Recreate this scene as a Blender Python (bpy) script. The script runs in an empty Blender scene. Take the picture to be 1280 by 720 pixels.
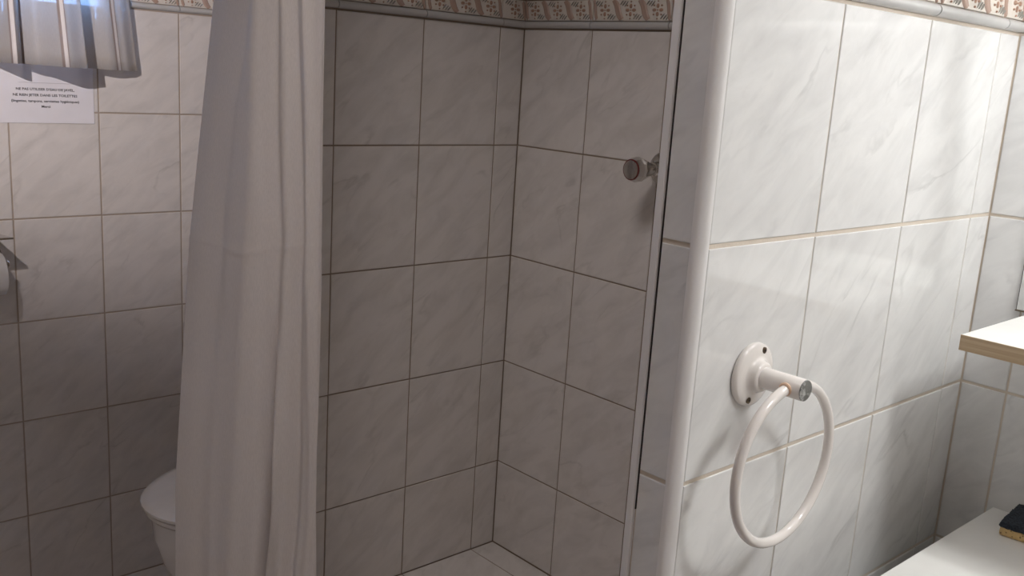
import bpy, bmesh, math, random
import numpy as np
from mathutils import Vector, Matrix, Euler
random.seed(7)
S = bpy.context.scene
C = S.collection
PI = math.pi

# ------------------------------------------------------------------ camera
FPX = 1204.3
R_ = Vector((0.743014, -0.666418, 0.062133)); U_ = Vector((0.0997, 0.2023, 0.9742))
yaw, pitch, roll = 0.7454, -0.218, 0.0637
F = Vector((math.sin(yaw)*math.cos(pitch), math.cos(yaw)*math.cos(pitch), math.sin(pitch)))
R0 = Vector((math.cos(yaw), -math.sin(yaw), 0)); U0 = R0.cross(F)
R_ = R0*math.cos(roll) + U0*math.sin(roll); U_ = -R0*math.sin(roll) + U0*math.cos(roll)
cd = bpy.data.cameras.new('camera'); cam = bpy.data.objects.new('camera', cd); C.objects.link(cam)
cd.sensor_width = 36.0; cd.lens = FPX/1280*36.0; cd.clip_start = 0.01
cam.matrix_world = Matrix(((R_.x, U_.x, -F.x, 0), (R_.y, U_.y, -F.y, 0), (R_.z, U_.z, -F.z, 0), (0, 0, 0, 1)))
S.camera = cam

# ------------------------------------------------------------------ world, lights, exposure
W = bpy.data.worlds.new('world'); S.world = W; W.use_nodes = True
bg = W.node_tree.nodes['Background']; bg.inputs[0].default_value = (0.27, 0.50, 1.0, 1); bg.inputs[1].default_value = 12.0
MIRROR_LAMP = Vector((1.225, 0.375, 0.18)); TUBE_LEN = 0.22; MIRROR_LAMP_E = 78.0
SPOT_POS = Vector((0.14, 1.36, 0.30)); SPOT_W = 40.0
FILL_POS = (1.05, -0.62, 1.10); FILL_E = 62.0
FILL_SPOT_POS = Vector((0.33, 0.78, 1.06)); FILL_SPOT_AIM = Vector((1.18, 1.15, -0.35)); FILL_SPOT_W = 27.0
S.view_settings.view_transform = 'Standard'; S.view_settings.look = 'None'
S.view_settings.exposure = 0.0; S.view_settings.gamma = 1.0
S.cycles.use_denoising = True
S.cycles.max_bounces = 10; S.cycles.diffuse_bounces = 7; S.cycles.glossy_bounces = 5
S.cycles.transmission_bounces = 8; S.cycles.transparent_max_bounces = 10
S.cycles.sample_clamp_indirect = 4.0

# ------------------------------------------------------------------ geometry constants (camera at the origin)
TW, TH = 0.2036, 0.252
Z0 = 0.0975                       # underside of the border
X0, XA, XB = 0.7652, 0.7777, 0.975
X1, X2, Y0, Y1, Y2 = 1.4725, 1.4457, 0.5607, 1.6074, 2.4432
XBACK = 1.0536
TRAY, FLOOR, CEIL = -1.123, -1.404, 1.10
COLX = X1-0.0693                  # first upright joint of the shower's back wall

# ------------------------------------------------------------------ materials
def new_mat(name):
    m = bpy.data.materials.new(name); m.use_nodes = True
    nt = m.node_tree; return m, nt, nt.nodes['Principled BSDF']
def ramp(nt, src, p0, c0, p1, c1):
    r = nt.nodes.new('ShaderNodeValToRGB'); e = r.color_ramp.elements
    e[0].position = p0; e[0].color = (*c0, 1); e[1].position = p1; e[1].color = (*c1, 1)
    nt.links.new(src, r.inputs[0]); return r
def mixc(nt, fac, a, b, mode='MIX'):
    n = nt.nodes.new('ShaderNodeMix'); n.data_type = 'RGBA'; n.blend_type = mode
    for s, v in ((n.inputs[0], fac), (n.inputs[6], a), (n.inputs[7], b)):
        if isinstance(v, (int, float)): s.default_value = v
        elif isinstance(v, tuple): s.default_value = (*v, 1)
        else: nt.links.new(v, s)
    return n.outputs[2]
def math_(nt, op, a, b=None, c=None):
    n = nt.nodes.new('ShaderNodeMath'); n.operation = op
    for s, v in zip(n.inputs, (a, b, c)):
        if v is None: continue
        if isinstance(v, (int, float)): s.default_value = v
        else: nt.links.new(v, s)
    return n.outputs[0]
def noise(nt, vec, scale, detail=3, rough=0.5, dist=0.0):
    n = nt.nodes.new('ShaderNodeTexNoise'); n.inputs['Scale'].default_value = scale
    n.inputs['Detail'].default_value = detail; n.inputs['Roughness'].default_value = rough
    n.inputs['Distortion'].default_value = dist
    if vec is not None: nt.links.new(vec, n.inputs['Vector'])
    return n.outputs['Fac']
def bump(nt, b, h, strength, dist):
    n = nt.nodes.new('ShaderNodeBump'); n.inputs['Strength'].default_value = strength; n.inputs['Distance'].default_value = dist
    nt.links.new(h, n.inputs['Height']); nt.links.new(n.outputs[0], b.inputs['Normal'])

def marble_mat(name, base, cloud, vein, rough=0.13, angle=38):
    m, nt, b = new_mat(name)
    tc = nt.nodes.new('ShaderNodeTexCoord'); oi = nt.nodes.new('ShaderNodeObjectInfo')
    off = math_(nt, 'MULTIPLY', oi.outputs['Random'], 37.0)
    comb = nt.nodes.new('ShaderNodeCombineXYZ')
    nt.links.new(off, comb.inputs[0]); nt.links.new(math_(nt, 'MULTIPLY', oi.outputs['Random'], 91.0), comb.inputs[1])
    mp = nt.nodes.new('ShaderNodeMapping'); mp.vector_type = 'POINT'
    mp.inputs['Rotation'].default_value = (0, 0, math.radians(-angle)); mp.inputs['Scale'].default_value = (1, 1, 1)
    nt.links.new(tc.outputs['Object'], mp.inputs['Vector'])
    st = nt.nodes.new('ShaderNodeVectorMath'); st.operation = 'MULTIPLY'; st.inputs[1].default_value = (1.0, 2.7, 1)
    nt.links.new(mp.outputs[0], st.inputs[0])
    ad = nt.nodes.new('ShaderNodeVectorMath'); ad.operation = 'ADD'
    nt.links.new(st.outputs[0], ad.inputs[0]); nt.links.new(comb.outputs[0], ad.inputs[1])
    v = ad.outputs[0]
    n1 = noise(nt, v, 9.0, 5, 0.6, 0.6)
    cl = ramp(nt, n1, 0.40, (0, 0, 0), 0.72, (1, 1, 1))
    n2 = noise(nt, v, 5.0, 4, 0.5, 0.45)
    vn = math_(nt, 'ABSOLUTE', math_(nt, 'SUBTRACT', n2, 0.5))
    vr = ramp(nt, vn, 0.0, (1, 1, 1), 0.030, (0, 0, 0))
    n3 = noise(nt, v, 5.0, 2, 0.5)
    mk = ramp(nt, n3, 0.48, (0, 0, 0), 0.66, (1, 1, 1))
    c1 = mixc(nt, math_(nt, 'MULTIPLY', cl.outputs[0], 0.75), base, cloud)
    c2 = mixc(nt, math_(nt, 'MULTIPLY', math_(nt, 'MULTIPLY', vr.outputs[0], mk.outputs[0]), 0.45), c1, vein)
    nt.links.new(c2, b.inputs['Base Color'])
    b.inputs['Roughness'].default_value = rough; b.inputs['IOR'].default_value = 1.52
    bump(nt, b, noise(nt, v, 7.0, 2, 0.5), 0.25, 0.0010)
    return m
def plain(name, col, rough=0.5, metal=0.0, bs=None, bd=0.001, spec=None):
    m, nt, b = new_mat(name)
    tc = nt.nodes.new('ShaderNodeTexCoord')
    n = noise(nt, tc.outputs['Object'], 14, 4)
    d = tuple(c*0.93 for c in col)
    r = ramp(nt, n, 0.3, d, 0.7, col); nt.links.new(r.outputs[0], b.inputs['Base Color'])
    b.inputs['Roughness'].default_value = rough; b.inputs['Metallic'].default_value = metal
    if spec is not None: b.inputs['Specular IOR Level'].default_value = spec
    if bs: bump(nt, b, noise(nt, tc.outputs['Object'], bs, 3), 0.5, bd)
    return m
M_TILE = marble_mat('marbled_tile', (0.77, 0.77, 0.765), (0.62, 0.62, 0.62), (0.42, 0.42, 0.42), rough=0.08)
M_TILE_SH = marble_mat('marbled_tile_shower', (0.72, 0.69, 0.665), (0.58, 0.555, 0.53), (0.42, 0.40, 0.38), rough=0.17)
M_TILE_BK = marble_mat('marbled_tile_back', (0.74, 0.70, 0.675), (0.60, 0.57, 0.55), (0.42, 0.39, 0.37), rough=0.2)
M_GROUT = plain('grout_beige', (0.66, 0.585, 0.50), 0.9, bs=350, bd=0.0006)
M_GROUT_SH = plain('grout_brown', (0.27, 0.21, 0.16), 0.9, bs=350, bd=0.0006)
M_GROUT_BK = plain('grout_grey', (0.42, 0.35, 0.29), 0.9, bs=350, bd=0.0006)
M_WALLPAINT = plain('grey_beige_paint', (0.50, 0.44, 0.41), 0.9, bs=60)
M_PLASTER = plain('white_plaster', (0.80, 0.78, 0.75), 0.9, bs=60)
M_LINER = plain('liner_glaze', (0.54, 0.535, 0.53), 0.22)
M_CREAM = plain('border_cream', (0.74, 0.69, 0.63), 0.25)
M_RIBBON = plain('border_ribbon', (0.47, 0.34, 0.28), 0.25)
M_FLOWER = plain('border_flower', (0.40, 0.25, 0.18), 0.3)
M_LEAF = plain('border_leaf', (0.30, 0.29, 0.26), 0.25)
M_TRIM = plain('white_trim', (0.86, 0.85, 0.85), 0.18)
M_PVC = plain('white_pvc', (0.80, 0.79, 0.79), 0.3)
M_ENAMEL = plain('cream_enamel', (0.84, 0.80, 0.77), 0.12)
M_SCREW = plain('brass_screw', (0.16, 0.12, 0.08), 0.4, 0.8)
M_DARK = plain('dark_gap', (0.03, 0.022, 0.02), 0.7)
M_COLLAR = plain('peach_collar', (0.72, 0.50, 0.36), 0.4)
M_CHROME = plain('chrome', (0.62, 0.60, 0.58), 0.10, 1.0)
M_RED = plain('dark_red_ring', (0.13, 0.012, 0.012), 0.4)
M_MELAMINE = plain('white_melamine', (0.90, 0.895, 0.87), 0.28)
M_CERAMIC = plain('white_ceramic', (0.82, 0.79, 0.76), 0.12)
M_PAPER = plain('white_paper', (0.80, 0.78, 0.82), 0.9)
M_INK = plain('black_ink', (0.02, 0.02, 0.025), 0.8)
M_TISSUE = plain('toilet_tissue', (0.78, 0.76, 0.75), 1.0, bs=500, bd=0.0005)
M_FRAME = plain('white_window_frame', (0.78, 0.78, 0.78), 0.4)

def worn_cap():
    m, nt, b = new_mat('worn_metal_cap'); tc = nt.nodes.new('ShaderNodeTexCoord')
    n = noise(nt, tc.outputs['Object'], 120, 4, 0.65)
    r = ramp(nt, n, 0.50, (0.20, 0.20, 0.19), 0.64, (0.55, 0.56, 0.55)); nt.links.new(r.outputs[0], b.inputs['Base Color'])
    b.inputs['Roughness'].default_value = 0.45; b.inputs['Metallic'].default_value = 0.35
    bump(nt, b, n, 0.5, 0.0005); return m
M_CAP = worn_cap()
def wood():
    m, nt, b = new_mat('beech_edge'); tc = nt.nodes.new('ShaderNodeTexCoord')
    mp = nt.nodes.new('ShaderNodeMapping'); mp.inputs['Scale'].default_value = (8, 5, 260); nt.links.new(tc.outputs['Object'], mp.inputs[0])
    n = noise(nt, mp.outputs[0], 1.0, 5, 0.6)
    r = ramp(nt, n, 0.3, (0.36, 0.26, 0.16), 0.72, (0.52, 0.40, 0.26)); nt.links.new(r.outputs[0], b.inputs['Base Color'])
    b.inputs['Roughness'].default_value = 0.5; return m
M_WOOD = wood()
def mirror():
    m, nt, b = new_mat('mirror_silver'); b.inputs['Base Color'].default_value = (0.86, 0.88, 0.87, 1)
    b.inputs['Metallic'].default_value = 1; b.inputs['Roughness'].default_value = 0.02; return m
M_MIRROR = mirror()
def fabric(name, col, transl, transp, weave=900):
    m, nt, b = new_mat(name); tc = nt.nodes.new('ShaderNodeTexCoord')
    mp = nt.nodes.new('ShaderNodeMapping'); mp.inputs['Scale'].default_value = (3, 3, 0.25); nt.links.new(tc.outputs['Object'], mp.inputs[0])
    n = noise(nt, mp.outputs[0], weave*0.5, 2)
    r = ramp(nt, n, 0.3, tuple(c*0.9 for c in col), 0.7, col); nt.links.new(r.outputs[0], b.inputs['Base Color'])
    b.inputs['Roughness'].default_value = 0.75; b.inputs['Specular IOR Level'].default_value = 0.2
    bump(nt, b, n, 0.2, 0.0003)
    out = nt.nodes['Material Output']
    t = nt.nodes.new('ShaderNodeBsdfTranslucent'); nt.links.new(r.outputs[0], t.inputs[0])
    mx = nt.nodes.new('ShaderNodeMixShader'); mx.inputs[0].default_value = transl
    nt.links.new(b.outputs[0], mx.inputs[1]); nt.links.new(t.outputs[0], mx.inputs[2])
    tr = nt.nodes.new('ShaderNodeBsdfTransparent')
    m2 = nt.nodes.new('ShaderNodeMixShader'); m2.inputs[0].default_value = transp
    nt.links.new(mx.outputs[0], m2.inputs[1]); nt.links.new(tr.outputs[0], m2.inputs[2]); nt.links.new(m2.outputs[0], out.inputs[0])
    return m
M_CURTAIN = fabric('shower_curtain_cloth', (0.90, 0.86, 0.84), 0.30, 0.02)
M_SHEER = fabric('window_curtain_cloth', (0.74, 0.70, 0.66), 0.40, 0.30)
M_STRIPE = fabric('curtain_satin_stripe', (0.86, 0.82, 0.82), 0.15, 0.0)
M_STRIPE_D = fabric('curtain_brown_thread', (0.42, 0.35, 0.33), 0.2, 0.0)
def emit(name, col, e):
    m, nt, b = new_mat(name); b.inputs['Base Color'].default_value = (*col, 1)
    b.inputs['Emission Color'].default_value = (*col, 1); b.inputs['Emission Strength'].default_value = e; return m
M_BULB = emit('lit_bulb', (1.0, 1.0, 0.99), MIRROR_LAMP_E)
M_FILL_LAMP = emit('fill_lamp_opal_glass', (0.99, 1.0, 0.99), FILL_E)
def glass():
    m, nt, b = new_mat('window_glass'); b.inputs['Base Color'].default_value = (0.9, 0.95, 1, 1)
    b.inputs['Transmission Weight'].default_value = 1; b.inputs['Roughness'].default_value = 0.02; b.inputs['IOR'].default_value = 1.45; return m
M_GLASS = glass()
def pad_mat():
    m, nt, b = new_mat('navy_scouring_fibre'); tc = nt.nodes.new('ShaderNodeTexCoord')
    n = noise(nt, tc.outputs['Object'], 420, 3, 0.7)
    r = ramp(nt, n, 0.40, (0.008, 0.012, 0.022), 0.75, (0.055, 0.075, 0.10)); nt.links.new(r.outputs[0], b.inputs['Base Color'])
    b.inputs['Roughness'].default_value = 0.8; bump(nt, b, n, 1.0, 0.002); return m
def foam_mat():
    m, nt, b = new_mat('tan_sponge_foam'); tc = nt.nodes.new('ShaderNodeTexCoord')
    vo = nt.nodes.new('ShaderNodeTexVoronoi'); vo.inputs['Scale'].default_value = 230; nt.links.new(tc.outputs['Object'], vo.inputs['Vector'])
    r = ramp(nt, vo.outputs['Distance'], 0.16, (0.12, 0.07, 0.025), 0.34, (0.62, 0.44, 0.21)); nt.links.new(r.outputs[0], b.inputs['Base Color'])
    b.inputs['Roughness'].default_value = 0.95; bump(nt, b, vo.outputs['Distance'], 0.8, 0.001); return m
M_PAD, M_FOAM = pad_mat(), foam_mat()

# ------------------------------------------------------------------ helpers
def link(name, me, mat, parent=None, mw=None, smooth=False):
    o = bpy.data.objects.new(name, me); C.objects.link(o)
    if mat is not None and not me.materials:
        for mm in (mat if isinstance(mat, (list, tuple)) else [mat]): me.materials.append(mm)
    if smooth:
        me.polygons.foreach_set('use_smooth', [True]*len(me.polygons))
    if mw is not None: o.matrix_basis = mw
    if parent is not None: o.parent = parent; o.matrix_parent_inverse = Matrix.Identity(4)
    return o
def tag(o, label=None, cat=None, group=None, kind=None):
    if label: o['label'] = label
    if cat: o['category'] = cat
    if group: o['group'] = group
    if kind: o['kind'] = kind
    return o
def empty(name, loc, label, cat, group=None, rz=0):
    o = bpy.data.objects.new(name, None); C.objects.link(o); o.location = loc; o.rotation_euler = (0, 0, rz); o.empty_display_size = 0.05
    return tag(o, label, cat, group)
def bm_mesh(bm, name):
    me = bpy.data.meshes.new(name); bm.normal_update(); bm.to_mesh(me); bm.free(); return me
def box_bm(bm, lo, hi, bev=0.0, seg=2, mi=0):
    lo, hi = Vector(lo), Vector(hi)
    r = bmesh.ops.create_cube(bm, size=1.0, matrix=Matrix.Translation((lo+hi)/2) @ Matrix.Diagonal((*(hi-lo), 1)))
    fs = {f for v in r['verts'] for f in v.link_faces}
    for f in fs: f.material_index = mi
    if bev > 0:
        es = {e for v in r['verts'] for e in v.link_edges}
        q = bmesh.ops.bevel(bm, geom=list(es), offset=bev, segments=seg, profile=0.5, affect='EDGES')
        for f in q['faces']: f.material_index = mi
def box(name, lo, hi, mat, parent=None, bev=0.0, seg=2, smooth=False):
    bm = bmesh.new(); box_bm(bm, lo, hi, bev, seg); return link(name, bm_mesh(bm, name), mat, parent, smooth=smooth)
def lathe(name, prof, mat, parent=None, origin=(0, 0, 0), axis=(0, 0, 1), seg=32, smooth=True, xs=None):
    """prof: list of (radius, distance along axis)"""
    ax = Vector(axis).normalized(); q = Vector((0, 0, 1)).rotation_difference(ax).to_matrix()
    verts, faces = [], []
    for r, h in prof:
        for k in range(seg):
            a = 2*PI*k/seg; verts.append(tuple(q @ Vector((r*math.cos(a), r*math.sin(a), h))))
    n = len(prof)
    for i in range(n-1):
        for k in range(seg):
            a, b = i*seg+k, i*seg+(k+1) % seg
            faces.append((a, b, b+seg, a+seg))
    faces.append(tuple(range(seg))[::-1]); faces.append(tuple((n-1)*seg+k for k in range(seg)))
    me = bpy.data.meshes.new(name); me.from_pydata(verts, [], faces)
    o = link(name, me, mat, parent, Matrix.Translation(Vector(origin)))
    if smooth:
        for p in me.polygons: p.use_smooth = len(p.vertices) == 4
        for e in me.edges: pass
        me.set_sharp_from_angle(angle=math.radians(42))
    return o
def tube(name, pts, rad, mat, parent=None, seg=12, closed=False, origin=(0, 0, 0)):
    pts = [Vector(p) for p in pts]; n = len(pts); verts, faces = [], []
    for i, p in enumerate(pts):
        if closed: t = pts[(i+1) % n]-pts[i-1]
        else: t = pts[min(i+1, n-1)]-pts[max(i-1, 0)]
        t.normalize(); ref = Vector((0, 1, 0)) if abs(t.y) < 0.9 else Vector((0, 0, 1))
        a = t.cross(ref).normalized(); b = t.cross(a)
        r = rad[i] if isinstance(rad, (list, tuple)) else rad
        for k in range(seg):
            an = 2*PI*k/seg; verts.append(tuple(p+a*r*math.cos(an)+b*r*math.sin(an)))
    for i in range(n if closed else n-1):
        j = (i+1) % n
        for k in range(seg):
            l = (k+1) % seg; faces.append((i*seg+k, i*seg+l, j*seg+l, j*seg+k))
    if not closed:
        faces.append(tuple(range(seg))); faces.append(tuple((n-1)*seg+k for k in range(seg))[::-1])
    me = bpy.data.meshes.new(name); me.from_pydata(verts, [], faces)
    bm = bmesh.new(); bm.from_mesh(me); bmesh.ops.recalc_face_normals(bm, faces=bm.faces); bm.to_mesh(me); bm.free()
    return link(name, me, mat, parent, Matrix.Translation(Vector(origin)), smooth=True)
def frame(origin, n):
    """local X = right as seen from the front, Y = up, Z = out of the wall"""
    n = Vector(n); u = Vector((0, 0, 1)).cross(n)
    if abs(n.z) > 0.9: u = Vector((1, 0, 0)); v = n.cross(u)
    else: v = Vector((0, 0, 1))
    o = Vector(origin)
    return Matrix(((u.x, v.x, n.x, o.x), (u.y, v.y, n.y, o.y), (u.z, v.z, n.z, o.z), (0, 0, 0, 1)))
_tm = {}
def tile_mesh(w, h, mat):
    key = (round(w, 4), round(h, 4), mat.name)
    if key in _tm: return _tm[key]
    vs, fs = [], []
    for ins, z in ((0, -0.004), (0, -0.0009), (0.0006, -0.0002), (0.0016, 0.0)):
        a, b = w/2-ins, h/2-ins; vs += [(-a, -b, z), (a, -b, z), (a, b, z), (-a, b, z)]
    for i in range(3):
        for k in range(4):
            l = (k+1) % 4; fs.append((i*4+k, i*4+l, i*4+4+l, i*4+4+k))
    fs.append((12, 13, 14, 15))
    me = bpy.data.meshes.new('tile'); me.from_pydata(vs, [], fs); me.materials.append(mat); _tm[key] = me; return me
def lay_tiles(parent, origin, n, us, vs, gu, gv, mat, skip=None, tilt=0.0016, name='tile'):
    """us, vs: joint positions in the wall's own frame, tiles fill the gaps between them"""
    Fm = frame(origin, n)
    for i in range(len(us)-1):
        for j in range(len(vs)-1):
            ua, ub, va, vb = us[i], us[i+1], vs[j], vs[j+1]
            if skip and skip((ua+ub)/2, (va+vb)/2): continue
            w, h = abs(ub-ua)-gu, abs(vb-va)-gv
            if w < 0.004 or h < 0.004: continue
            m = Fm @ Matrix.Translation(((ua+ub)/2, (va+vb)/2, random.uniform(0, 0.0003))) @ \
                Euler((random.gauss(0, tilt), random.gauss(0, tilt), 0)).to_matrix().to_4x4()
            link(name, tile_mesh(w, h, mat), mat, parent, m)
def wall(name, boxes, origin=(0, 0, 0)):
    bm = bmesh.new(); mats = []
    for lo, hi, m in boxes:
        if m not in mats: mats.append(m)
        box_bm(bm, lo, hi, mi=mats.index(m))
    return tag(link(name, bm_mesh(bm, name), mats), kind='structure')

G = 0.0014   # how far the grout lies behind the tile face

# ------------------------------------------------------------------ relief border pieces
def blob_mesh(name, mat, shapes, h):
    """shapes: closed outlines; each becomes a low raised pillow"""
    vs, fs = [], []
    for pts in shapes:
        b = len(vs); n = len(pts)
        cx = sum(p[0] for p in pts)/n; cy = sum(p[1] for p in pts)/n
        for sc, z in ((1, 0), (0.86, h*0.75), (0.45, h)):
            vs += [(cx+(x-cx)*sc, cy+(y-cy)*sc, z) for x, y in pts]
        for i in range(2):
            for k in range(n): l = (k+1) % n; fs.append((b+i*n+k, b+i*n+l, b+(i+1)*n+l, b+(i+1)*n+k))
        fs.append(tuple(b+2*n+k for k in range(n)))
    me = bpy.data.meshes.new(name); me.from_pydata(vs, [], fs); me.materials.append(mat)
    me.polygons.foreach_set('use_smooth', [True]*len(me.polygons)); return me
def ell(cx, cy, a, b, rot=0, n=8):
    c, s = math.cos(rot), math.sin(rot)
    return [(cx+a*math.cos(t)*c-b*math.sin(t)*s, cy+a*math.cos(t)*s+b*math.sin(t)*c) for t in (2*PI*k/n for k in range(n))]
BH = 0.041       # height of the decorated band
CELL = TW/3
def strip(p0, p1, w, h, mat, name, bow=0.0, n=8):
    """arched ribbon between two points"""
    vs, fs = [], []; p0, p1 = Vector(p0), Vector(p1)
    for i in range(n+1):
        t = i/n; d = (p1-p0).normalized(); q = Vector((-d.y, d.x))
        c = p0.lerp(p1, t)+q*bow*math.sin(2*PI*t); ww = w*(0.62+0.38*math.sin(PI*t))
        for s, z in ((-1, 0), (-0.8, h*0.7), (-0.25, h), (0.1, h*0.72), (0.45, h*0.95), (0.85, h*0.6), (1, 0)):
            vs.append((c.x+q.x*s*ww/2, c.y+q.y*s*ww/2, z))
    for i in range(n):
        for k in range(6): a = i*7+k; fs.append((a, a+1, a+8, a+7))
    me = bpy.data.meshes.new(name); me.from_pydata(vs, [], fs); me.materials.append(mat)
    bm = bmesh.new(); bm.from_mesh(me); bmesh.ops.recalc_face_normals(bm, faces=bm.faces); bm.to_mesh(me); bm.free()
    me.polygons.foreach_set('use_smooth', [True]*len(me.polygons)); return me
ME_RIBBON = strip((-0.0125, BH/2-0.002), (0.0125, -BH/2+0.002), 0.0155, 0.0032, M_RIBBON, 'ribbon', 0.002)
_pet = [ell(0.0068*math.cos(a), 0.0068*math.sin(a), 0.0042, 0.0030, a) for a in (0, PI/2, PI, 3*PI/2)]
_pet += [ell(0.0108*math.cos(a), 0.0108*math.sin(a), 0.0017, 0.0017, 0, 6) for a in (PI/4, 3*PI/4, 5*PI/4, 7*PI/4)]
_pet += [ell(0, 0, 0.0014, 0.0014, 0, 6), ell(0, 0.0145, 0.0014, 0.0014, 0, 6), ell(0, -0.0145, 0.0014, 0.0014, 0, 6)]
ME_FLOWER = blob_mesh('flower', M_FLOWER, _pet, 0.0022)
_lv = []
for sgn in (-1, 1):
    for k in range(3):
        _lv.append(ell(sgn*(0.0125+k*0.0062), sgn*(-0.0118-k*0.0012), 0.0075-k*0.0008, 0.0012, PI*0.27))
ME_LEAF = blob_mesh('leaf_spray', M_LEAF, _lv, 0.0024)
_hex = [(0.0175*x, 0.0185*y) for x, y in ((-0.5, -1), (0.5, -1), (1, 0), (0.5, 1), (-0.5, 1), (-1, 0))]
ME_MED = blob_mesh('medallion', M_CREAM, [_hex], 0.0012)
_bm = {}
def slab_mesh(w, h, t, mat, name):
    k = (round(w, 4), h, name, mat.name)
    if k not in _bm:
        bm = bmesh.new(); box_bm(bm, (-w/2, -h/2, -0.004), (w/2, h/2, t), 0.0012, 2); _bm[k] = bm_mesh(bm, name); _bm[k].materials.append(mat)
    return _bm[k]
def liner_mesh(w, flip=False):
    k = (round(w, 4), 'liner', flip)
    if k not in _bm:
        # half-round pencil profile, 15 mm high, 9 mm proud
        pr = [(-0.0075, -0.002)] + [(-0.0072*math.cos(a), 0.001+0.0085*math.sin(a)) for a in (PI*i/10 for i in range(11))] + [(0.0075, -0.002)]
        vs = [(s*w/2, y, z) for s in (-1, 1) for y, z in pr]; n = len(pr)
        fs = [(i, i+1, n+i+1, n+i) for i in range(n-1)] + [tuple(range(n))[::-1], tuple(range(n, 2*n))]
        me = bpy.data.meshes.new('liner'); me.from_pydata(vs, [], fs); me.materials.append(M_LINER)
        bm = bmesh.new(); bm.from_mesh(me); bmesh.ops.recalc_face_normals(bm, faces=bm.faces); bm.to_mesh(me); bm.free()
        for p in me.polygons: p.use_smooth = len(p.vertices) == 4
        me.set_sharp_from_angle(angle=math.radians(50)); _bm[k] = me
    return _bm[k]
def lay_border(parent, origin, n, us, skip=None, phase=0):
    Fm = frame(origin, n)
    for i in range(len(us)-1):
        ua, ub = sorted((us[i], us[i+1])); w = ub-ua-0.0025; uc = (ua+ub)/2
        if w < 0.01 or (skip and skip(uc)): continue
        link('liner_tile', liner_mesh(w), M_LINER, parent, Fm @ Matrix.Translation((uc, Z0+0.0095, 0)))
        link('liner_tile', liner_mesh(w), M_LINER, parent, Fm @ Matrix.Translation((uc, Z0+0.0205+BH+0.0095, 0)))
        bt = link('border_tile', slab_mesh(w, BH, 0.0022, M_CREAM, 'border_tile'), M_CREAM, parent, Fm @ Matrix.Translation((uc, Z0+0.018+BH/2, 0)))
        k = -3
        full = round((ub-ua)/CELL)
        start = ua if w > 0.15 else ub-TW
        for c in range(4):
            x = start+c*CELL-uc
            if -w/2+0.012 <= x+0.0 <= w/2-0.012 or (abs(x) <= w/2+0.005 and False):
                link('ribbon', ME_RIBBON, M_RIBBON, bt, Matrix.Translation((x, 0, 0.0021)))
            xm = x+CELL/2
            if c < 3 and -w/2+0.016 <= xm <= w/2-0.016:
                md = Matrix.Translation((xm, 0, 0.0021))
                link('medallion', ME_MED, M_CREAM, bt, md)
                link('flower', ME_FLOWER, M_FLOWER, bt, Matrix.Translation((xm, 0, 0.0030)) @ Matrix.Diagonal((1.22, 1.12, 1, 1)))
                link('leaf_spray', ME_LEAF, M_LEAF, bt, Matrix.Translation((xm, 0, 0.0021)))
        # half ribbons at both ends of the tile
        for s in (-1, 1):
            if w > 0.15 or s > 0:
                link('ribbon', ME_RIBBON, M_RIBBON, bt, Matrix.Translation((s*(w/2-0.0062), 0, 0.0019)) @ Matrix.Diagonal((0.46, 1, 1, 1)))

# ------------------------------------------------------------------ the setting
zrow = [Z0-k*TH for k in range(6)]
BT = Z0+0.02+BH+0.02         # top of the border
# window wall: opening for the window
WX0, WX1, WZ0, WZ1 = 0.18, 0.925, 0.015, 0.80
wb = wall('wall_back', [
    ((-0.85, Y2+G, FLOOR-0.05), (1.62, Y2+0.20, WZ0), M_GROUT_BK),
    ((WX1, Y2+G, WZ0), (1.62, Y2+0.20, BT), M_GROUT_BK), ((-0.85, Y2+G, WZ0), (WX0, Y2+0.20, BT), M_GROUT_BK),
    ((WX1, Y2, BT), (1.62, Y2+0.20, CEIL), M_PLASTER), ((-0.85, Y2, BT), (WX0, Y2+0.20, CEIL), M_PLASTER),
    ((WX0, Y2, WZ1), (WX1, Y2+0.20, CEIL), M_PLASTER)])
us = [X1]+[XBACK+TW*k for k in (1, 0, -1, -2, -3, -4, -5, -6, -7, -8)]+[-0.85]
us = sorted(set(round(u, 5) for u in us))
zb = zrow + [FLOOR]
lay_tiles(wb, (0, Y2, 0), (0, -1, 0), us, zb, 0.0035, 0.0035, M_TILE_BK, skip=lambda u, v: False)
# tiles beside the window sill line sit below the border; the border runs up to the window on both sides
lay_border(wb, (0, Y2, 0), (0, -1, 0), [WX1+0.006, XBACK, XBACK+TW, XBACK+2*TW, X1])
lay_border(wb, (0, Y2, 0), (0, -1, 0), [-0.85, XBACK-9*TW, XBACK-8*TW, XBACK-7*TW, XBACK-6*TW, XBACK-5*TW, WX0-0.006])

wr = wall('wall_right', [((X2+G, -1.25, FLOOR-0.05), (1.62, Y0+0.03, BT), M_GROUT), ((X2, -1.25, BT), (1.62, Y0+0.03, CEIL), M_PLASTER)])
# right as seen from the front of this wall is -Y
vR = [-(Y0-0.0657)+TW*k for k in range(0, 6)]
lay_tiles(wr, (X2, 0, 0), (-1, 0, 0), [-Y0]+vR, zb, 0.003, 0.004, M_TILE)
lay_border(wr, (X2, 0, 0), (-1, 0, 0), [-Y0]+vR)

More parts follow.
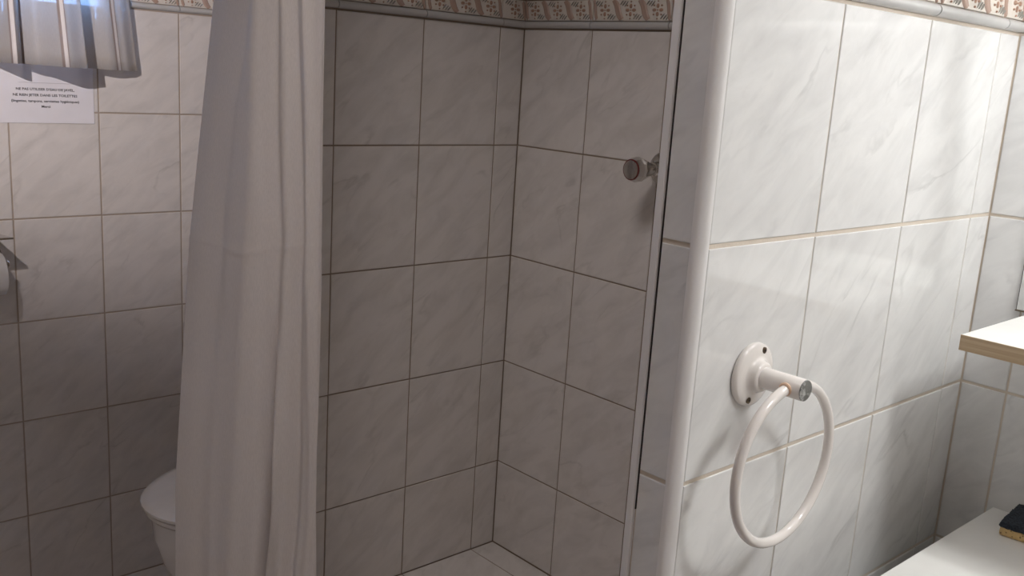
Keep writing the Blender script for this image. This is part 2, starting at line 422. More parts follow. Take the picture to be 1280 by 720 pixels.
ws = wall('wall_shower', [((X1+G, Y0+0.031, FLOOR-0.05), (1.62, Y2+G, BT), M_GROUT_SH), ((X1, Y0+0.031, BT), (1.62, Y2, CEIL), M_PLASTER)])
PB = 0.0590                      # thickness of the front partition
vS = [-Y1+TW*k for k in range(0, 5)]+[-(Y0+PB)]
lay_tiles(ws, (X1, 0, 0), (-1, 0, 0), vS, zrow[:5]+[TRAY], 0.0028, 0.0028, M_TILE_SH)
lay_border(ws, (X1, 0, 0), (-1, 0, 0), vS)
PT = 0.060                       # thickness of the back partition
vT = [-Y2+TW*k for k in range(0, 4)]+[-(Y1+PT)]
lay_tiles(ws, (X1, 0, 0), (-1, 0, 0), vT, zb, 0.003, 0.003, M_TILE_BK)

XE = 0.800                       # free end of the back partition
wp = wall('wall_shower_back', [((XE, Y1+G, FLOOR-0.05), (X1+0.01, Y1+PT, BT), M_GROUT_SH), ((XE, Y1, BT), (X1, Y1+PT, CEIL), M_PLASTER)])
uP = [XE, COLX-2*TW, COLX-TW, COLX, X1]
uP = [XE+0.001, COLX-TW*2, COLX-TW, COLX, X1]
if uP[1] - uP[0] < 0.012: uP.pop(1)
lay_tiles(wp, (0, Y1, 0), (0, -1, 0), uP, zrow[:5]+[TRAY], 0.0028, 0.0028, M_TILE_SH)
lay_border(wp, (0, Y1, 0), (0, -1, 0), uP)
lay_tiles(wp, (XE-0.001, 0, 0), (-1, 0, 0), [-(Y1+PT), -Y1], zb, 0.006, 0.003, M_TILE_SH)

# front partition with the towel ring
wf = wall('wall_partition', [((X0+0.0125, Y0+G, FLOOR-0.05), (X2+0.01, Y0+PB, BT), M_GROUT), ((X0+G, Y0+0.0125, FLOOR-0.05), (X0+0.0125, Y0+PB, BT), M_GROUT), ((X0+0.013, Y0+0.013, BT), (X2+0.01, Y0+PB, CEIL), M_PLASTER)])
uF = [XA, XB, XB+TW, XB+2*TW, X2]
lay_tiles(wf, (0, Y0, 0), (0, -1, 0), uF, zb, 0.0028, 0.0048, M_TILE)
lay_border(wf, (0, Y0, 0), (0, -1, 0), uF)
JB = 0.0490
lay_tiles(wf, (X0, 0, 0), (-1, 0, 0), [-(Y0+JB), -(Y0+0.0124)], [BT]+zrow+[FLOOR], 0.0003, 0.0048, M_TILE, tilt=0.0005)
# rounded corner trim: quarter round along the outer corner
def quarter(name, parent):
    r = 0.0125; pr = [(X0+r-r*math.cos(a), Y0+r-r*math.sin(a)) for a in (PI/2*i/8 for i in range(9))]
    pr = [(X0-0.0004+0.0004, Y0+0.0135)] + pr + [(XA+0.0003, Y0), (XA+0.0003, Y0+0.004), (X0+0.004, Y0+0.0135)]
    n = len(pr); vs = [(x-0.0004, y-0.0004, z) for z in (FLOOR, BT+0.35) for x, y in pr]
    fs = [(i, (i+1) % n, n+(i+1) % n, n+i) for i in range(n)]+[tuple(range(n))[::-1], tuple(range(n, 2*n))]
    me = bpy.data.meshes.new(name); me.from_pydata(vs, [], fs)
    bm = bmesh.new(); bm.from_mesh(me); bmesh.ops.recalc_face_normals(bm, faces=bm.faces); bm.to_mesh(me); bm.free()
    o = link(name, me, M_TRIM, parent)
    for p in me.polygons: p.use_smooth = len(p.vertices) == 4
    me.set_sharp_from_angle(angle=math.radians(40)); return o
quarter('corner_trim', wf)
box('edge_strip', (X0-0.0035, Y0+JB+0.0015, FLOOR), (X0+0.012, Y0+PB+0.001, BT+0.35), M_PVC, wf, 0.0015, 3)
box('dark_joint', (X0-0.0001, Y0+JB+0.0003, -0.45), (X0+0.003, Y0+JB+0.0016, BT+0.35), M_DARK, wf)

wall('wall_left', [((-0.95, -1.25, FLOOR-0.05), (-0.85, Y2+0.2, CEIL), M_WALLPAINT)])
wall('wall_front', [((-0.85, -1.25, FLOOR-0.05), (X2+0.1, -1.15, CEIL), M_WALLPAINT)])
wall('ceiling', [((-0.95, -1.25, CEIL), (1.62, Y2+0.2, CEIL+0.08), M_PLASTER)])
fl = wall('floor', [((-0.95, -1.25, FLOOR-0.08), (1.62, Y2+0.2, FLOOR-0.0014), M_GROUT_BK)])
xs = [-0.85+0.232*i for i in range(11)]; ys = [-1.15+0.24*i for i in range(16)]
ys[-1] = Y2
lay_tiles(fl, (0, 0, FLOOR), (0, 0, 1), xs, ys, 0.004, 0.004, M_TILE_BK,
          skip=lambda u, v: (u > X0 and Y0 < v < Y1+PT))
# raised shower floor
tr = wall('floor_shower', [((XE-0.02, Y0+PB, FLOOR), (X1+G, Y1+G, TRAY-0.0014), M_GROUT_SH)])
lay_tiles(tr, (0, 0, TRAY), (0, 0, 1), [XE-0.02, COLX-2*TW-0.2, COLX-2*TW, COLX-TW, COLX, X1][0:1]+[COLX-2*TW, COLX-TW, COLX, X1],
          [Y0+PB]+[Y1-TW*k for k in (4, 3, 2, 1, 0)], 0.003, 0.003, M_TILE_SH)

# ------------------------------------------------------------------ window
win = wall('window_1', [])
def frame_bm(x0, x1, z0, z1, y0, y1, w):
    bm = bmesh.new()
    box_bm(bm, (x0, y0, z0), (x1, y1, z0+w), 0.003); box_bm(bm, (x0, y0, z1-w), (x1, y1, z1), 0.003)
    box_bm(bm, (x0, y0, z0+w), (x0+w, y1, z1-w), 0.003); box_bm(bm, (x1-w, y0, z0+w), (x1, y1, z1-w), 0.003)
    return bm
link('window_frame', bm_mesh(frame_bm(WX0, WX1, WZ0, WZ1, Y2+0.015, Y2+0.055, 0.052), 'window_frame'), M_FRAME, win)
box('window_mullion', ((WX0+WX1)/2-0.03, Y2+0.018, WZ0+0.052), ((WX0+WX1)/2+0.03, Y2+0.05, WZ1-0.052), M_FRAME, win, 0.003)
for a, b in ((WX0+0.052, (WX0+WX1)/2-0.03), ((WX0+WX1)/2+0.03, WX1-0.052)):
    box('pane', (a, Y2+0.03, WZ0+0.052), (b, Y2+0.034, WZ1-0.052), M_GLASS, win)

# ------------------------------------------------------------------ window curtain (striped, gathered)
def window_curtain():
    x0, x1 = 0.36, 0.917; nx, zt, zb_ = 260, 0.86, -0.045; nz = 26
    def yofs(x, t):
        xs_ = [0.36, 0.40, 0.44, 0.48, 0.53, 0.57, 0.61, 0.640, 0.665, 0.690, 0.735, 0.775, 0.793, 0.812, 0.850, 0.885, 0.917]
        ds_ = [0.03, 0.065, 0.03, 0.07, 0.08, 0.03, 0.045, 0.115, 0.050, 0.080, 0.140, 0.125, 0.045, 0.045, 0.060, 0.050, 0.030]
        i = min(len(xs_)-2, max(0, int(np.searchsorted(xs_, x))-1)); u = (x-xs_[i])/(xs_[i+1]-xs_[i]); u = u*u*(3-2*u)
        d = ds_[i]+(ds_[i+1]-ds_[i])*u
        return 0.042-(0.030+(d-0.030)*(0.45+0.55*t))
    vs, fs, mi = [], [], []
    for j in range(nz+1):
        t = j/nz; z = zt+(zb_-zt)*t
        for i in range(nx+1):
            s = i/nx; x = x0+(x1-x0)*s
            low = max(0, (0.15-z)/0.2)
            xx = x + (0.018*low*(x-0.64)/0.28 if x > 0.64 else 0) - 0.016*(1-t)
            zz = z - (0.006*(x-0.64)/0.28)*t*t
            vs.append((xx, Y2-0.042+yofs(x, t), zz))
    stripes = (0.637, 0.731, 0.868, 0.45, 0.54)
    for j in range(nz):
        for i in range(nx):
            fs.append((j*(nx+1)+i, j*(nx+1)+i+1, (j+1)*(nx+1)+i+1, (j+1)*(nx+1)+i))
            x = x0+(x1-x0)*(i+0.5)/nx; m = 0
            for c in stripes:
                d = abs(x-c)
                if d < 0.0030: m = 1
                elif d < 0.0058: m = 2
            for c in (0.789, 0.797, 0.668):
                if abs(x-c) < 0.0018: m = 2
            mi.append(m)
    me = bpy.data.meshes.new('window_curtain'); me.from_pydata(vs, [], fs)
    for m in (M_SHEER, M_STRIPE, M_STRIPE_D): me.materials.append(m)
    me.polygons.foreach_set('material_index', mi)
    o = link('window_curtain', me, M_SHEER, smooth=True)
    sd = o.modifiers.new('s', 'SOLIDIFY'); sd.thickness = 0.0006
    tag(o, 'sheer off-white window curtain with narrow satin stripes', 'curtain')
    r = tube('curtain_rod', [(0.15, Y2-0.042, 0.88), (0.95, Y2-0.042, 0.88)], 0.007, M_CHROME, None, 12)
    tag(r, 'thin metal rod carrying the striped window curtain', 'curtain rod')
    for x in (0.17, 0.93):
        box('rod_bracket', (x-0.006, Y2-0.05, 0.87), (x+0.006, Y2, 0.89), M_CHROME, r, 0.002)
window_curtain()

# ------------------------------------------------------------------ shower curtain
def shower_curtain():
    zt, zb_ = 0.70, -1.30; ns, nz = 200, 420
    yl = [(-0.9, -900), (0.09, 0), (-0.317, 300), (-0.758, 600), (-0.918, 700)]
    zL = np.array([1.0, 0.09, -0.317, -0.758, -0.918, -1.35]); yL = np.array([-640, 0, 300, 600, 700, 985.])
    zR = np.array([1.0, 0.092, -0.34, -0.838, -1.35]); yR = np.array([-760, 0, 350, 700, 1060.])
    xl = (np.array([-640, 0, 100, 200, 300, 400, 500, 600, 700, 985.]), np.array([275, 263, 254, 245, 233, 226, 222, 217, 214, 208.]))
    xr = (np.array([-760, 0, 150, 300, 350, 450, 550, 640, 720, 1060.]), np.array([405, 408, 404, 405, 406, 401, 394, 392, 396, 392.]))
    # folds: list of (image heights, image columns), depth, width  (columns give the fraction across the cloth)
    folds = [
        (([-300, 0, 60, 130, 250, 330, 480, 700], [328, 325, 318, 303, 292, 286, 270, 262]), 'step', 0.010, 0.020),
        (([-300, 0, 150, 300, 420, 560, 720], [352, 350, 347, 352, 345, 338, 336]), 'groove', 0.014, 0.050),
        (([-300, 0, 150, 300, 450, 700], [371, 372, 374, 378, 372, 362]), 'groove', 0.012, 0.038),
        (([-300, 0, 200, 400, 700], [388, 388, 390, 392, 384]), 'ridge', 0.007, 0.030),
        (([300, 480, 560, 640, 720, 900], [350, 346, 342, 336, 331, 326]), 'slit', 0.030, 0.016),
        (([-300, 0, 200, 400, 700], [296, 288, 262, 246, 238]), 'ridge', 0.003, 0.10),
        (([-300, 0, 250, 450, 700], [340, 338, 326, 312, 300]), 'ridge', 0.010, 0.075),
    ]
    base_r = [(0.80, 1.315), (0.80, 1.315)]
    vs, fs = [], []
    for j in range(nz+1):
        z = zt+(zb_-zt)*j/nz
        pL = float(np.interp(-z, -zL, yL)); pR = float(np.interp(-z, -zR, yR))
        axl = float(np.interp(pL, *xl)); axr = float(np.interp(pR, *xr))
        # left edge position on the plane Y = 1.6, right edge on X = 0.8
        Xl = float(np.interp(-z, [-1.0, -0.09, 0.317, 0.758, 0.918, 1.35], [0.775, 0.744, 0.698, 0.667, 0.665, 0.655]))
        Yr = 1.308+0.0005*(407-axr)-0.011*min(1, max(0, (0.1-z)/1.0))
        P = Vector((0.80, Yr, z)); Q = Vector((Xl, 1.585, z))
        d = (Q-P).normalized(); nrm = Vector((-0.70, -0.71, 0)); nrm = (nrm-d*nrm.dot(d)).normalized()
        low = min(1, max(0, (0.1-z)/1.0))
        for i in range(ns+1):
            s = i/ns; py = pR+(pL-pR)*s; px = axr+(axl-axr)*s; W_ = axr-axl
            o = 0.012*math.sin(s*PI*1.0)
            for (hy, hx), kind, dep, wid in folds:
                if kind == 'slit' and py < 380: continue
                c = float(np.interp(py, hy, hx)); u = (px-c)/W_
                k = 1.0
                if kind == 'slit': k = min(1, max(0, (py-380)/160.0))
                if kind == 'groove': o -= 1.35*dep*math.exp(-(u/wid)**2)
                elif kind == 'ridge': o += dep*math.exp(-(u/wid)**2)
                elif kind == 'slit': o += k*(-dep*math.exp(-((u+0.012)/wid)**2) + 0.012*math.exp(-((u-0.03)/0.03)**2))
                elif kind == 'step': o += dep*(1/(1+math.exp(-u/wid)))
            o += 0.0010*math.sin(s*37+z*2.0+math.sin(z*5))*math.sin(s*PI)
            # faint crease across the cloth where it was folded in its packet
            yc = 302+14*math.sin(px*0.045)*0.4+(px-250)*0.06
            o += 0.0020*math.exp(-((py-yc)/2.5)**2)*(0.4+0.6*abs(math.sin(s*9)))
            if s < 0.02: o += 0.003*(1-s/0.02)
            p = P.lerp(Q, s)+nrm*o
            vs.append(tuple(p))
    for j in range(nz):
        for i in range(ns):
            a = j*(ns+1)+i; fs.append((a, a+1, a+ns+2, a+ns+1))
    # turned-back return of the cloth behind the left edge
    me = bpy.data.meshes.new('shower_curtain'); me.from_pydata(vs, [], fs)
    o = link('shower_curtain', me, M_CURTAIN, smooth=True)
    sd = o.modifiers.new('s', 'SOLIDIFY'); sd.thickness = 0.0008
    tag(o, 'white cloth shower curtain drawn aside in soft hanging folds', 'curtain')
    rod = tube('shower_rail', [(0.79, Y0+PB, 0.745), (0.79, Y1, 0.745)], 0.011, M_CHROME, None, 14)
    tag(rod, 'chrome rail across the shower opening carrying the curtain', 'rail')
    for k in range(6):
        y = 1.34+k*0.045
        r = tube('curtain_ring', [(0.79+0.001, y+0.022*math.cos(a)*0.12, 0.735+0.026*math.sin(a)-0.0) if False else
                 (0.79+0.022*math.cos(a), y, 0.728+0.03*math.sin(a)) for a in (2*PI*i/20 for i in range(20))], 0.0016, M_PVC, o, 6, True)
shower_curtain()

# ------------------------------------------------------------------ towel ring
def towel_ring():
    cx, cz = 0.877, -0.301
    t = empty('towel_ring', (cx, Y0, cz), 'cream towel ring hanging from a round mount on the marbled tile wall', 'towel ring')
    ax = (0, -1, 0)
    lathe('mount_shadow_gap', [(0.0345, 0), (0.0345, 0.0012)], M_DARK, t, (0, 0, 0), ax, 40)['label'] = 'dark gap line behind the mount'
    lathe('flange', [(0.0355, 0.0010), (0.0360, 0.0030), (0.0350, 0.0058), (0.0325, 0.0074), (0.0270, 0.0086), (0.0225, 0.0092),
                     (0.0200, 0.0100), (0.0180, 0.0125), (0.0168, 0.0160), (0.0160, 0.0178), (0.0148, 0.0186), (0.0134, 0.0190)], M_ENAMEL, t, (0, 0, 0), ax, 56)
    lathe('post', [(0.0118, 0.012), (0.0118, 0.066), (0.0113, 0.0675)], M_ENAMEL, t, (0, 0, 0), ax, 40)
    lathe('end_cap', [(0.0113, 0.066), (0.0113, 0.0688), (0.0106, 0.0694)], M_CAP, t, (0, 0, 0), ax, 40)['label'] = 'worn grey metal end cap'
    for a in (math.radians(70), math.radians(250)):
        x, z = 0.0285*math.cos(a), 0.0285*math.sin(a)
        s = lathe('screw', [(0.0036, 0.0060), (0.0036, 0.0092), (0.0028, 0.0096)], M_SCREW, t, (x, 0, z), ax, 16)
        lathe('screw_slot', [(0.0013, 0.0094), (0.0013, 0.0100)], M_DARK, s, (0, 0, 0), ax, 6)
    Rr, yy, r = 0.0885, -0.052, 0.0056
    c = Vector((0.006, yy, -Rr))
    tube('hanging_ring', [(c.x+Rr*math.cos(a), yy, c.z+Rr*math.sin(a)) for a in (2*PI*i/96 for i in range(96))], r, M_ENAMEL, t, 16, True)
    for s in (-1, 1):
        lathe('collar', [(0.0072, 0), (0.0074, 0.0016), (0.0062, 0.0028)], M_COLLAR, t, (s*0.0108, yy, -0.0010), (s, 0, -0.10), 24)['label'] = 'peach-coloured collar round the ring hole'
towel_ring()

# ------------------------------------------------------------------ shelf, mirror, vanity, sponge
def shelf():
    ys, ye = 0.481, -0.42
    t = empty('wall_shelf', (X2, ys, -0.284), 'white bathroom shelf with pale wooden front edge below the mirror', 'shelf')
    def L(p): return (p[0]-X2, p[1]-ys, p[2]+0.284)
    box('board', L((1.2172, ye, -0.3035)), L((X2-0.001, ys, -0.284)), M_MELAMINE, t, 0.0004, 1)
    box('front_edge', L((1.2155, ye, -0.3037)), L((1.2172, ys, -0.2838)), M_WOOD, t, 0.0004, 2)['label'] = 'pale wooden edge band'
    for y in (0.36, -0.30):
        box('bracket', L((1.30, y-0.006, -0.3120)), L((X2-0.001, y+0.006, -0.3035)), M_PVC, t, 0.002)
        box('bracket', L((X2-0.010, y-0.006, -0.40)), L((X2-0.001, y+0.006, -0.305)), M_PVC, t, 0.002)
shelf()
def mirror_():
    t = empty('wall_mirror', (X2, 0.04, -0.2835), 'frameless wall mirror standing on the back of the shelf', 'mirror')
    box('mirror_glass', (-0.0058, -0.44, 0.0015), (-0.0052, 0.4595, 0.62), M_MIRROR, t)
    box('mirror_backing', (-0.0052, -0.44, 0.0005), (-0.0012, 0.4605, 0.62), M_DARK, t)['label'] = 'dark backing edge of the mirror'
    box('bottom_channel', (-0.0088, -0.44, 0.0), (-0.0052, 0.4605, 0.0016), M_SCREW, t)
mirror_()
def vanity():
    t = empty('vanity_unit', (X2, -0.05, FLOOR), 'white vanity unit with a plain flat top under the shelf', 'vanity')
    H = -0.581-FLOOR
    bm = bmesh.new(); box_bm(bm, (-0.52, -0.50, H-0.030), (-0.001, 0.534, H), 0.0012, 2)
    link('countertop', bm_mesh(bm, 'countertop'), M_MELAMINE, t)
    box('cabinet_body', (-0.48, -0.49, 0.08), (-0.001, 0.524, H-0.030), M_MELAMINE, t, 0.002)
    box('plinth', (-0.43, -0.48, 0), (-0.001, 0.515, 0.08), M_PVC, t)
    for a, b, hy in ((-0.485, 0.015, -0.02), (0.020, 0.520, 0.055)):
        d = box('door', (-0.499, a, 0.09), (-0.481, b, H-0.036), M_MELAMINE, t, 0.002)
        tube('handle', [(-0.500, hy, 0.55), (-0.52, hy, 0.56), (-0.52, hy, 0.64), (-0.500, hy, 0.65)], 0.004, M_CHROME, d, 8)
vanity()
def sponge():
    t = empty('sponge', (1.353, 0.4405, -0.581), 'tan sponge with a dark navy scouring pad lying on the vanity top', 'sponge', rz=math.radians(-85))
    # local x = along the front edge (away to the right), local y = towards the wall
    def rough(name, lo, hi, mat, sub, amp, parent):
        bm = bmesh.new(); box_bm(bm, lo, hi, 0.0022, 2)
        for _ in range(sub): bmesh.ops.subdivide_edges(bm, edges=[e for e in bm.edges if e.calc_length() > 0.003], cuts=2, use_grid_fill=True)
        for v in bm.verts:
            v.co += Vector([random.uniform(-amp, amp) for _ in range(3)])
        bmesh.ops.triangulate(bm, faces=bm.faces)
        return link(name, bm_mesh(bm, name), mat, parent, smooth=True)
    a = rough('sponge_body', (0, 0, 0.0004), (0.105, 0.086, 0.0125), M_FOAM, 2, 0.0003, t)
    rough('scouring_pad', (-0.001, -0.001, 0.0122), (0.106, 0.087, 0.0205), M_PAD, 3, 0.0009, t)['label'] = 'dark navy fibrous scouring pad'
sponge()

# ------------------------------------------------------------------ shower valve
def valve():
    t = empty('shower_valve', (X1, 1.186, -0.160), 'chrome shower tap handle with a dark red ring on the shower wall', 'tap')
    ax = (-1, -0.0, 0)
    lathe('escutcheon', [(0.0325, 0.0005), (0.0325, 0.003), (0.030, 0.007), (0.022, 0.0105), (0.0150, 0.013)], M_CHROME, t, (0, 0, 0), ax, 40)
    lathe('valve_stem', [(0.0135, 0.010), (0.0135, 0.026), (0.0110, 0.028), (0.0085, 0.034), (0.0100, 0.042)], M_CHROME, t, (0, 0, 0), ax, 24)
    k = lathe('knob', [(0.0105, 0.034), (0.0125, 0.042), (0.0150, 0.050), (0.0242, 0.076), (0.0240, 0.083), (0.0203, 0.0945)], M_CHROME, t, (0, 0, 0), ax, 12, smooth=False)
    lathe('red_ring', [(0.0198, 0.0935), (0.0198, 0.0955), (0.0180, 0.0960)], M_RED, t, (0, 0, 0), ax, 32)['label'] = 'dark red ring round the knob face'
    lathe('knob_cap', [(0.0176, 0.0940), (0.0176, 0.0965), (0.0150, 0.0974), (0.004, 0.0978)], M_CHROME, k, (0, 0, 0), ax, 32)
    lathe('screw', [(0.0035, 0), (0.0035, 0.004)], M_DARK, t, (-0.020, -0.0115, 0.0005), (0, -1, 0), 8)
valve()

# ------------------------------------------------------------------ toilet
def loft(name, rings, mat, parent, n=48, cap0=True, cap1=True):
    """rings: (z, front x, back x, y half width, exponent); outline runs round the bowl, front = -x"""
    vs, fs = [], []
    for z, xf, xb, b, ex in rings:
        xc = xb-(xb-xf)*0.50
        for k in range(n):
            a = 2*PI*k/n; c, s = math.cos(a), math.sin(a)
            e = 2.0 if c < 0 else ex
            px = abs(c)**(2/e)*(1 if c > 0 else -1); py = abs(s)**(2/e)*(1 if s > 0 else -1)
            A = (xb-xf)/2
            vs.append((xc+A*px, b*py, z))
    m = len(rings)
    for i in range(m-1):
        for k in range(n): l = (k+1) % n; fs.append((i*n+k, i*n+l, (i+1)*n+l, (i+1)*n+k))
    if cap0: fs.append(tuple(range(n))[::-1])
    if cap1: fs.append(tuple((m-1)*n+k for k in range(n)))
    me = bpy.data.meshes.new(name); me.from_pydata(vs, [], fs)
    o = link(name, me, mat, parent, smooth=True); me.set_sharp_from_angle(angle=math.radians(50)); return o
def toilet():
    t = empty('toilet', (1.248, 1.965, FLOOR), 'white toilet with closed lid, half hidden behind the shower curtain', 'toilet')
    f = -0.49
    loft('bowl', [(0.0, -0.36, 0.12, 0.105, 3), (0.04, -0.35, 0.11, 0.100, 3), (0.16, -0.39, 0.10, 0.105, 2.6), (0.26, -0.445, 0.08, 0.145, 2.5),
                  (0.33, -0.465, 0.04, 0.170, 2.5), (0.37, f+0.022, 0.02, 0.180, 2.5), (0.385, f+0.016, 0.02, 0.183, 2.5), (0.390, f+0.022, 0.015, 0.178, 2.5)], M_CERAMIC, t)
    loft('seat', [(0.3915, f+0.014, 0.012, 0.184, 2.6), (0.393, f+0.009, 0.014, 0.189, 2.6), (0.402, f+0.008, 0.014, 0.190, 2.6), (0.405, f+0.012, 0.012, 0.187, 2.6)], M_CERAMIC, t)
    loft('lid', [(0.4085, f+0.006, 0.012, 0.190, 2.6), (0.410, f+0.001, 0.014, 0.195, 2.6), (0.416, f, 0.014, 0.196, 2.6), (0.421, f+0.006, 0.012, 0.191, 2.6),
                 (0.4245, f+0.022, 0.004, 0.176, 2.6), (0.4265, f+0.06, -0.02, 0.140, 2.6), (0.4275, f+0.13, -0.07, 0.08, 2.4)], M_CERAMIC, t)
    for s in (-1, 1): lathe('hinge', [(0.012, 0.388), (0.012, 0.420), (0.009, 0.424)], M_PVC, t, (0.020, s*0.075, 0), (0, 0, 1), 16)
    box('tank', (0.045, -0.19, 0.40), (0.225, 0.19, 0.76), M_CERAMIC, t, 0.02, 4, True)
    box('tank_lid', (0.038, -0.197, 0.762), (0.229, 0.197, 0.795), M_CERAMIC, t, 0.012, 3, True)
    box('tank_base', (0.0, -0.12, 0.30), (0.215, 0.12, 0.40), M_CERAMIC, t, 0.015, 3, True)
    lathe('flush_button', [(0.022, 0.794), (0.022, 0.799), (0.018, 0.801)], M_CHROME, t, (0.13, 0, 0), (0, 0, 1), 24)
toilet()

# ------------------------------------------------------------------ paper notice
def text_mesh(body, size_w, height, loc_x, z, name, parent):
    cu = bpy.data.curves.new('t', 'FONT'); cu.body = body; cu.align_x = 'LEFT'; cu.size = 0.01; cu.offset = 0.00022; cu.resolution_u = 2
    o = bpy.data.objects.new('t', cu); C.objects.link(o); bpy.context.view_layer.update()
    dg = bpy.context.evaluated_depsgraph_get()
    me = bpy.data.meshes.new_from_object(o.evaluated_get(dg)); bpy.data.objects.remove(o); bpy.data.curves.remove(cu)
    me.materials.clear(); me.materials.append(M_INK); me.name = name
    xs_ = [v.co.x for v in me.vertices]; w = max(xs_)-min(xs_); sx = size_w/w
    sy = height/0.0072
    for v in me.vertices: v.co = Vector(((v.co.x-min(xs_))*sx, v.co.y*sy, 0))
    return link(name, me, M_INK, parent, Matrix(((1, 0, 0, loc_x), (0, 0, -1, -0.0008), (0, 1, 0, z), (0, 0, 0, 1))))
def notice():
    t = empty('paper_notice', (0.733, Y2-0.0015, -0.181), 'white printed paper notice in French below the window curtain', 'notice')
    vs, fs = [], []
    for j in range(9):
        for i in range(9):
            x = -0.105+0.21*i/8; z = 0.1485*j/8
            vs.append((x, -0.0004-0.0010*(i/8)**4*(1-j/8)**2, z))
    for j in range(8):
        for i in range(8): a = j*9+i; fs.append((a, a+1, a+10, a+9))
    me = bpy.data.meshes.new('sheet'); me.from_pydata(vs, [], fs)
    sh = link('sheet', me, M_PAPER, t)
    sm = sh.modifiers.new('s', 'SOLIDIFY'); sm.thickness = 0.0002; sm.offset = -1
    z = lambda a: a+0.181
    text_mesh("NE PAS UTILISER D'EAU DE JAVEL,", 0.129, 0.0056, 0.665-0.733, z(-0.1055), 'text_line', t)
    text_mesh("NE RIEN JETER DANS LES TOILETTES", 0.142, 0.0056, 0.658-0.733, z(-0.119), 'text_line', t)
    text_mesh("(lingettes, tampons, serviettes hygiéniques)", 0.150, 0.0056, 0.654-0.733, z(-0.1325), 'text_line', t)
    text_mesh("Merci", 0.0195, 0.0056, 0.719-0.733, z(-0.1450), 'text_line', t)
    bm = bmesh.new()
    for k in range(34):
        x = 0.672-0.733+k*0.0036; box_bm(bm, (x, -0.0012, z(-0.0885)), (x+0.0018, -0.0006, z(-0.0879)))
    link('dotted_line', bm_mesh(bm, 'dotted_line'), M_INK, t)
notice()

# ------------------------------------------------------------------ toilet roll and holder
def roll():
    yc, zc, xe = Y2-0.085, -0.516, 0.597
    t = empty('toilet_roll_holder', (xe, Y2, -0.43), 'metal toilet roll holder with a flat cover flap on the tiled wall', 'toilet roll holder')
    ox, oy, oz = xe, Y2, -0.43
    box('back_plate', (-0.125, -0.004, -0.02), (0.002, -0.0005, 0.015), M_CHROME, t, 0.001)
    # cover flap, tilted a little up towards its free edge, mitred corner
    vs = [(-0.128, -0.004, -0.006), (-0.004, -0.004, -0.006), (0.014, -0.128, 0.0), (-0.128, -0.128, 0.0)]
    vs += [(x, y, z+0.0045) for x, y, z in vs]
    me = bpy.data.meshes.new('cover_flap'); me.from_pydata(vs, [], [(3, 2, 1, 0), (4, 5, 6, 7), (0, 1, 5, 4), (1, 2, 6, 5), (2, 3, 7, 6), (3, 0, 4, 7)])
    link('cover_flap', me, M_CHROME, t)
    a = Vector((0, yc-oy, zc-oz+0.022))
    tube('roll_bar', [(0.0, -0.003, -0.020), (0.008, -0.012, -0.030), (0.009, a.y+0.01, a.z+0.002), (0.006, a.y, a.z), (-0.11, a.y, a.z)], 0.0032, M_CHROME, t, 10)
    lathe('bar_knob', [(0.004, 0.0), (0.0085, 0.003), (0.0085, 0.006), (0.004, 0.009)], M_CHROME, t, (0.006, a.y, a.z), (1, 0, 0), 20)
    r = empty('toilet_roll', (xe, yc, zc), 'white toilet roll hanging on the metal holder', 'toilet roll')
    prof = [(0.022, -0.100), (0.022, 0.0), (0.045, 0.0), (0.0475, -0.0015), (0.0485, -0.05), (0.0475, -0.0985), (0.045, -0.100)]
    n = 48; vs, fs = [], []
    for rr, h in prof:
        for k in range(n): an = 2*PI*k/n; vs.append((h, rr*math.cos(an), rr*math.sin(an)))
    m = len(prof)
    for i in range(m):
        j = (i+1) % m
        for k in range(n): l = (k+1) % n; fs.append((i*n+k, i*n+l, j*n+l, j*n+k))
    me = bpy.data.meshes.new('paper'); me.from_pydata(vs, [], fs)
    bm = bmesh.new(); bm.from_mesh(me); bmesh.ops.recalc_face_normals(bm, faces=bm.faces); bm.to_mesh(me); bm.free()
    for p in me.polygons: p.use_smooth = True
    me.set_sharp_from_angle(angle=math.radians(50))
    link('paper', me, M_TISSUE, r)
roll()

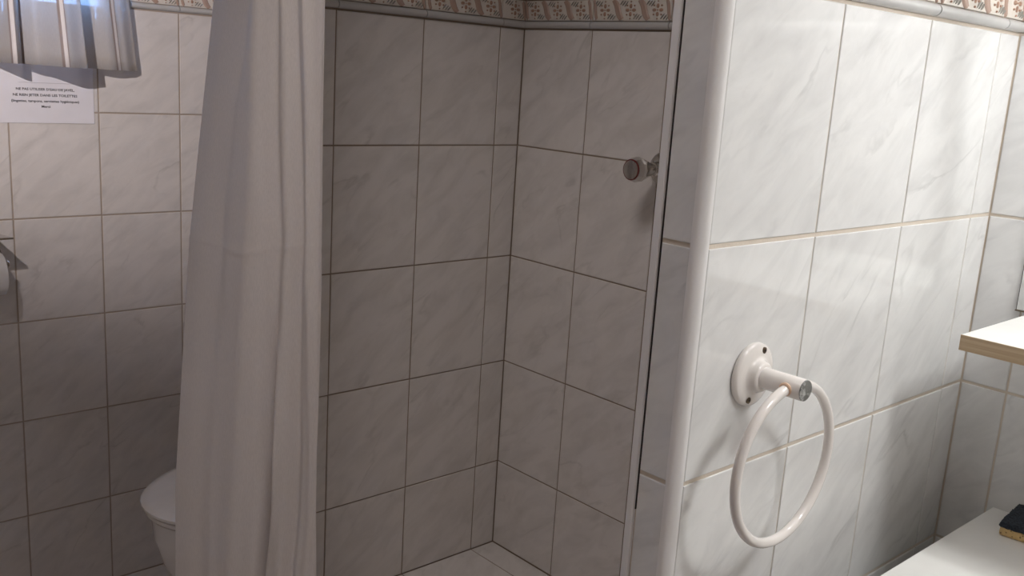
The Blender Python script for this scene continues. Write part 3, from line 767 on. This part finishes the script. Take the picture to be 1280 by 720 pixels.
# ------------------------------------------------------------------ lamps
def lamps():
    L = MIRROR_LAMP
    yc = L.y-TUBE_LEN/2
    t = empty('mirror_lamp', (X2, yc, 0.30), 'white tube lamp reaching out above the mirror', 'lamp')
    dx, dz = L.x-X2, L.z-0.30
    box('wall_plate', (-0.016, -0.10, -0.03), (-0.0005, 0.10, 0.03), M_PVC, t, 0.003)
    for y in (-0.08, 0.08):
        tube('arm', [(-0.012, y, 0), (dx*0.6, y, 0.0), (dx*0.93, y, -0.02), (dx, y, dz+0.03)], 0.006, M_CHROME, t, 10)
    box('batten', (dx-0.016, -TUBE_LEN/2-0.01, dz+0.017), (dx+0.016, TUBE_LEN/2+0.01, dz+0.042), M_PVC, t, 0.003)
    lathe('tube', [(0.0125, -TUBE_LEN/2), (0.0125, TUBE_LEN/2)], M_BULB, t, (dx, 0, dz), (0, 1, 0), 20)
    for sg in (-1, 1):
        box('tube_holder', (dx-0.013, sg*(TUBE_LEN/2+0.005)-0.004, dz-0.013), (dx+0.013, sg*(TUBE_LEN/2+0.005)+0.004, dz+0.018), M_PVC, t, 0.002)
    # spotlight aimed at the window wall
    P = SPOT_POS
    t = empty('spot_lamp', (-0.85, P.y-0.06, P.z), 'small spotlight on a wall arm aimed at the window wall', 'lamp')
    dx = P.x+0.85
    lathe('wall_plate', [(0.045, 0.001), (0.045, 0.010), (0.035, 0.016)], M_PVC, t, (0, 0, 0), (1, 0, 0), 28)
    tube('arm', [(0.01, 0, 0), (dx*0.5, -0.03, 0.06), (dx-0.02, -0.03, 0.03), (dx, -0.005, 0.0)], 0.006, M_PVC, t, 10)
    aim = Vector((0.82, 2.44, 0.20))-P; aim.normalize()
    lathe('shade', [(0.018, -0.075), (0.024, -0.07), (0.030, -0.02), (0.034, -0.006)], M_PVC, t, (dx, 0.06, 0), aim, 28)
    ld = bpy.data.lights.new('spot_beam', 'SPOT'); ld.energy = SPOT_W; ld.color = (1.0, 0.90, 0.88); ld.shadow_soft_size = 0.006
    ld.spot_size = math.radians(78); ld.spot_blend = 0.8
    lo = bpy.data.objects.new('spot_beam', ld); C.objects.link(lo); lo.parent = t
    lo.location = Vector((dx, 0.06, 0))+aim*0.004; lo.rotation_euler = aim.to_track_quat('-Z', 'Y').to_euler()
    # opal fill lamp, added out of view to brighten the towel ring wall and vanity
    t = empty('added_fill_lamp', FILL_POS, 'added fill lamp, round and opal, under the ceiling at the camera end of the room', 'lamp')
    lathe('fill_lamp_rim', [(0.16, -0.03), (0.16, -0.001)], M_PVC, t, (0, 0, 0), (0, 0, 1), 36)
    s = bmesh.new(); bmesh.ops.create_uvsphere(s, u_segments=32, v_segments=16, radius=0.15, matrix=Matrix.Diagonal((1, 1, 0.35, 1)))
    link('fill_lamp_shade', bm_mesh(s, 'fill_lamp_shade'), M_FILL_LAMP, t, Matrix.Translation((0, 0, -0.042)), smooth=True)
    # fill spot added under the ceiling to light the shower, jamb and curtain
    D = FILL_SPOT_POS; am = (FILL_SPOT_AIM-D).normalized()
    t = empty('added_fill_spot', (D.x, D.y, CEIL), 'added fill spotlight, wide and round, under the ceiling, turned towards the shower', 'lamp')
    lathe('fill_spot_plate', [(0.06, -0.012), (0.06, -0.001)], M_PVC, t, (0, 0, 0), (0, 0, 1), 28)
    h = Vector((0, 0, D.z-CEIL))
    lathe('shade', [(0.03, -0.06), (0.10, -0.045), (0.125, -0.008)], M_PVC, t, h-am*0.02-Vector((0, 0, 0.05)), am, 32)
    ld = bpy.data.lights.new('fill_spot_beam', 'SPOT'); ld.energy = FILL_SPOT_W; ld.color = (1.0, 0.91, 0.875); ld.shadow_soft_size = 0.20
    ld.spot_size = math.radians(66); ld.spot_blend = 0.9
    lo = bpy.data.objects.new('fill_spot_beam', ld); C.objects.link(lo); lo.parent = t
    lo.location = h-Vector((0, 0, 0.05))+am*0.01; lo.rotation_euler = am.to_track_quat('-Z', 'Y').to_euler()
lamps()
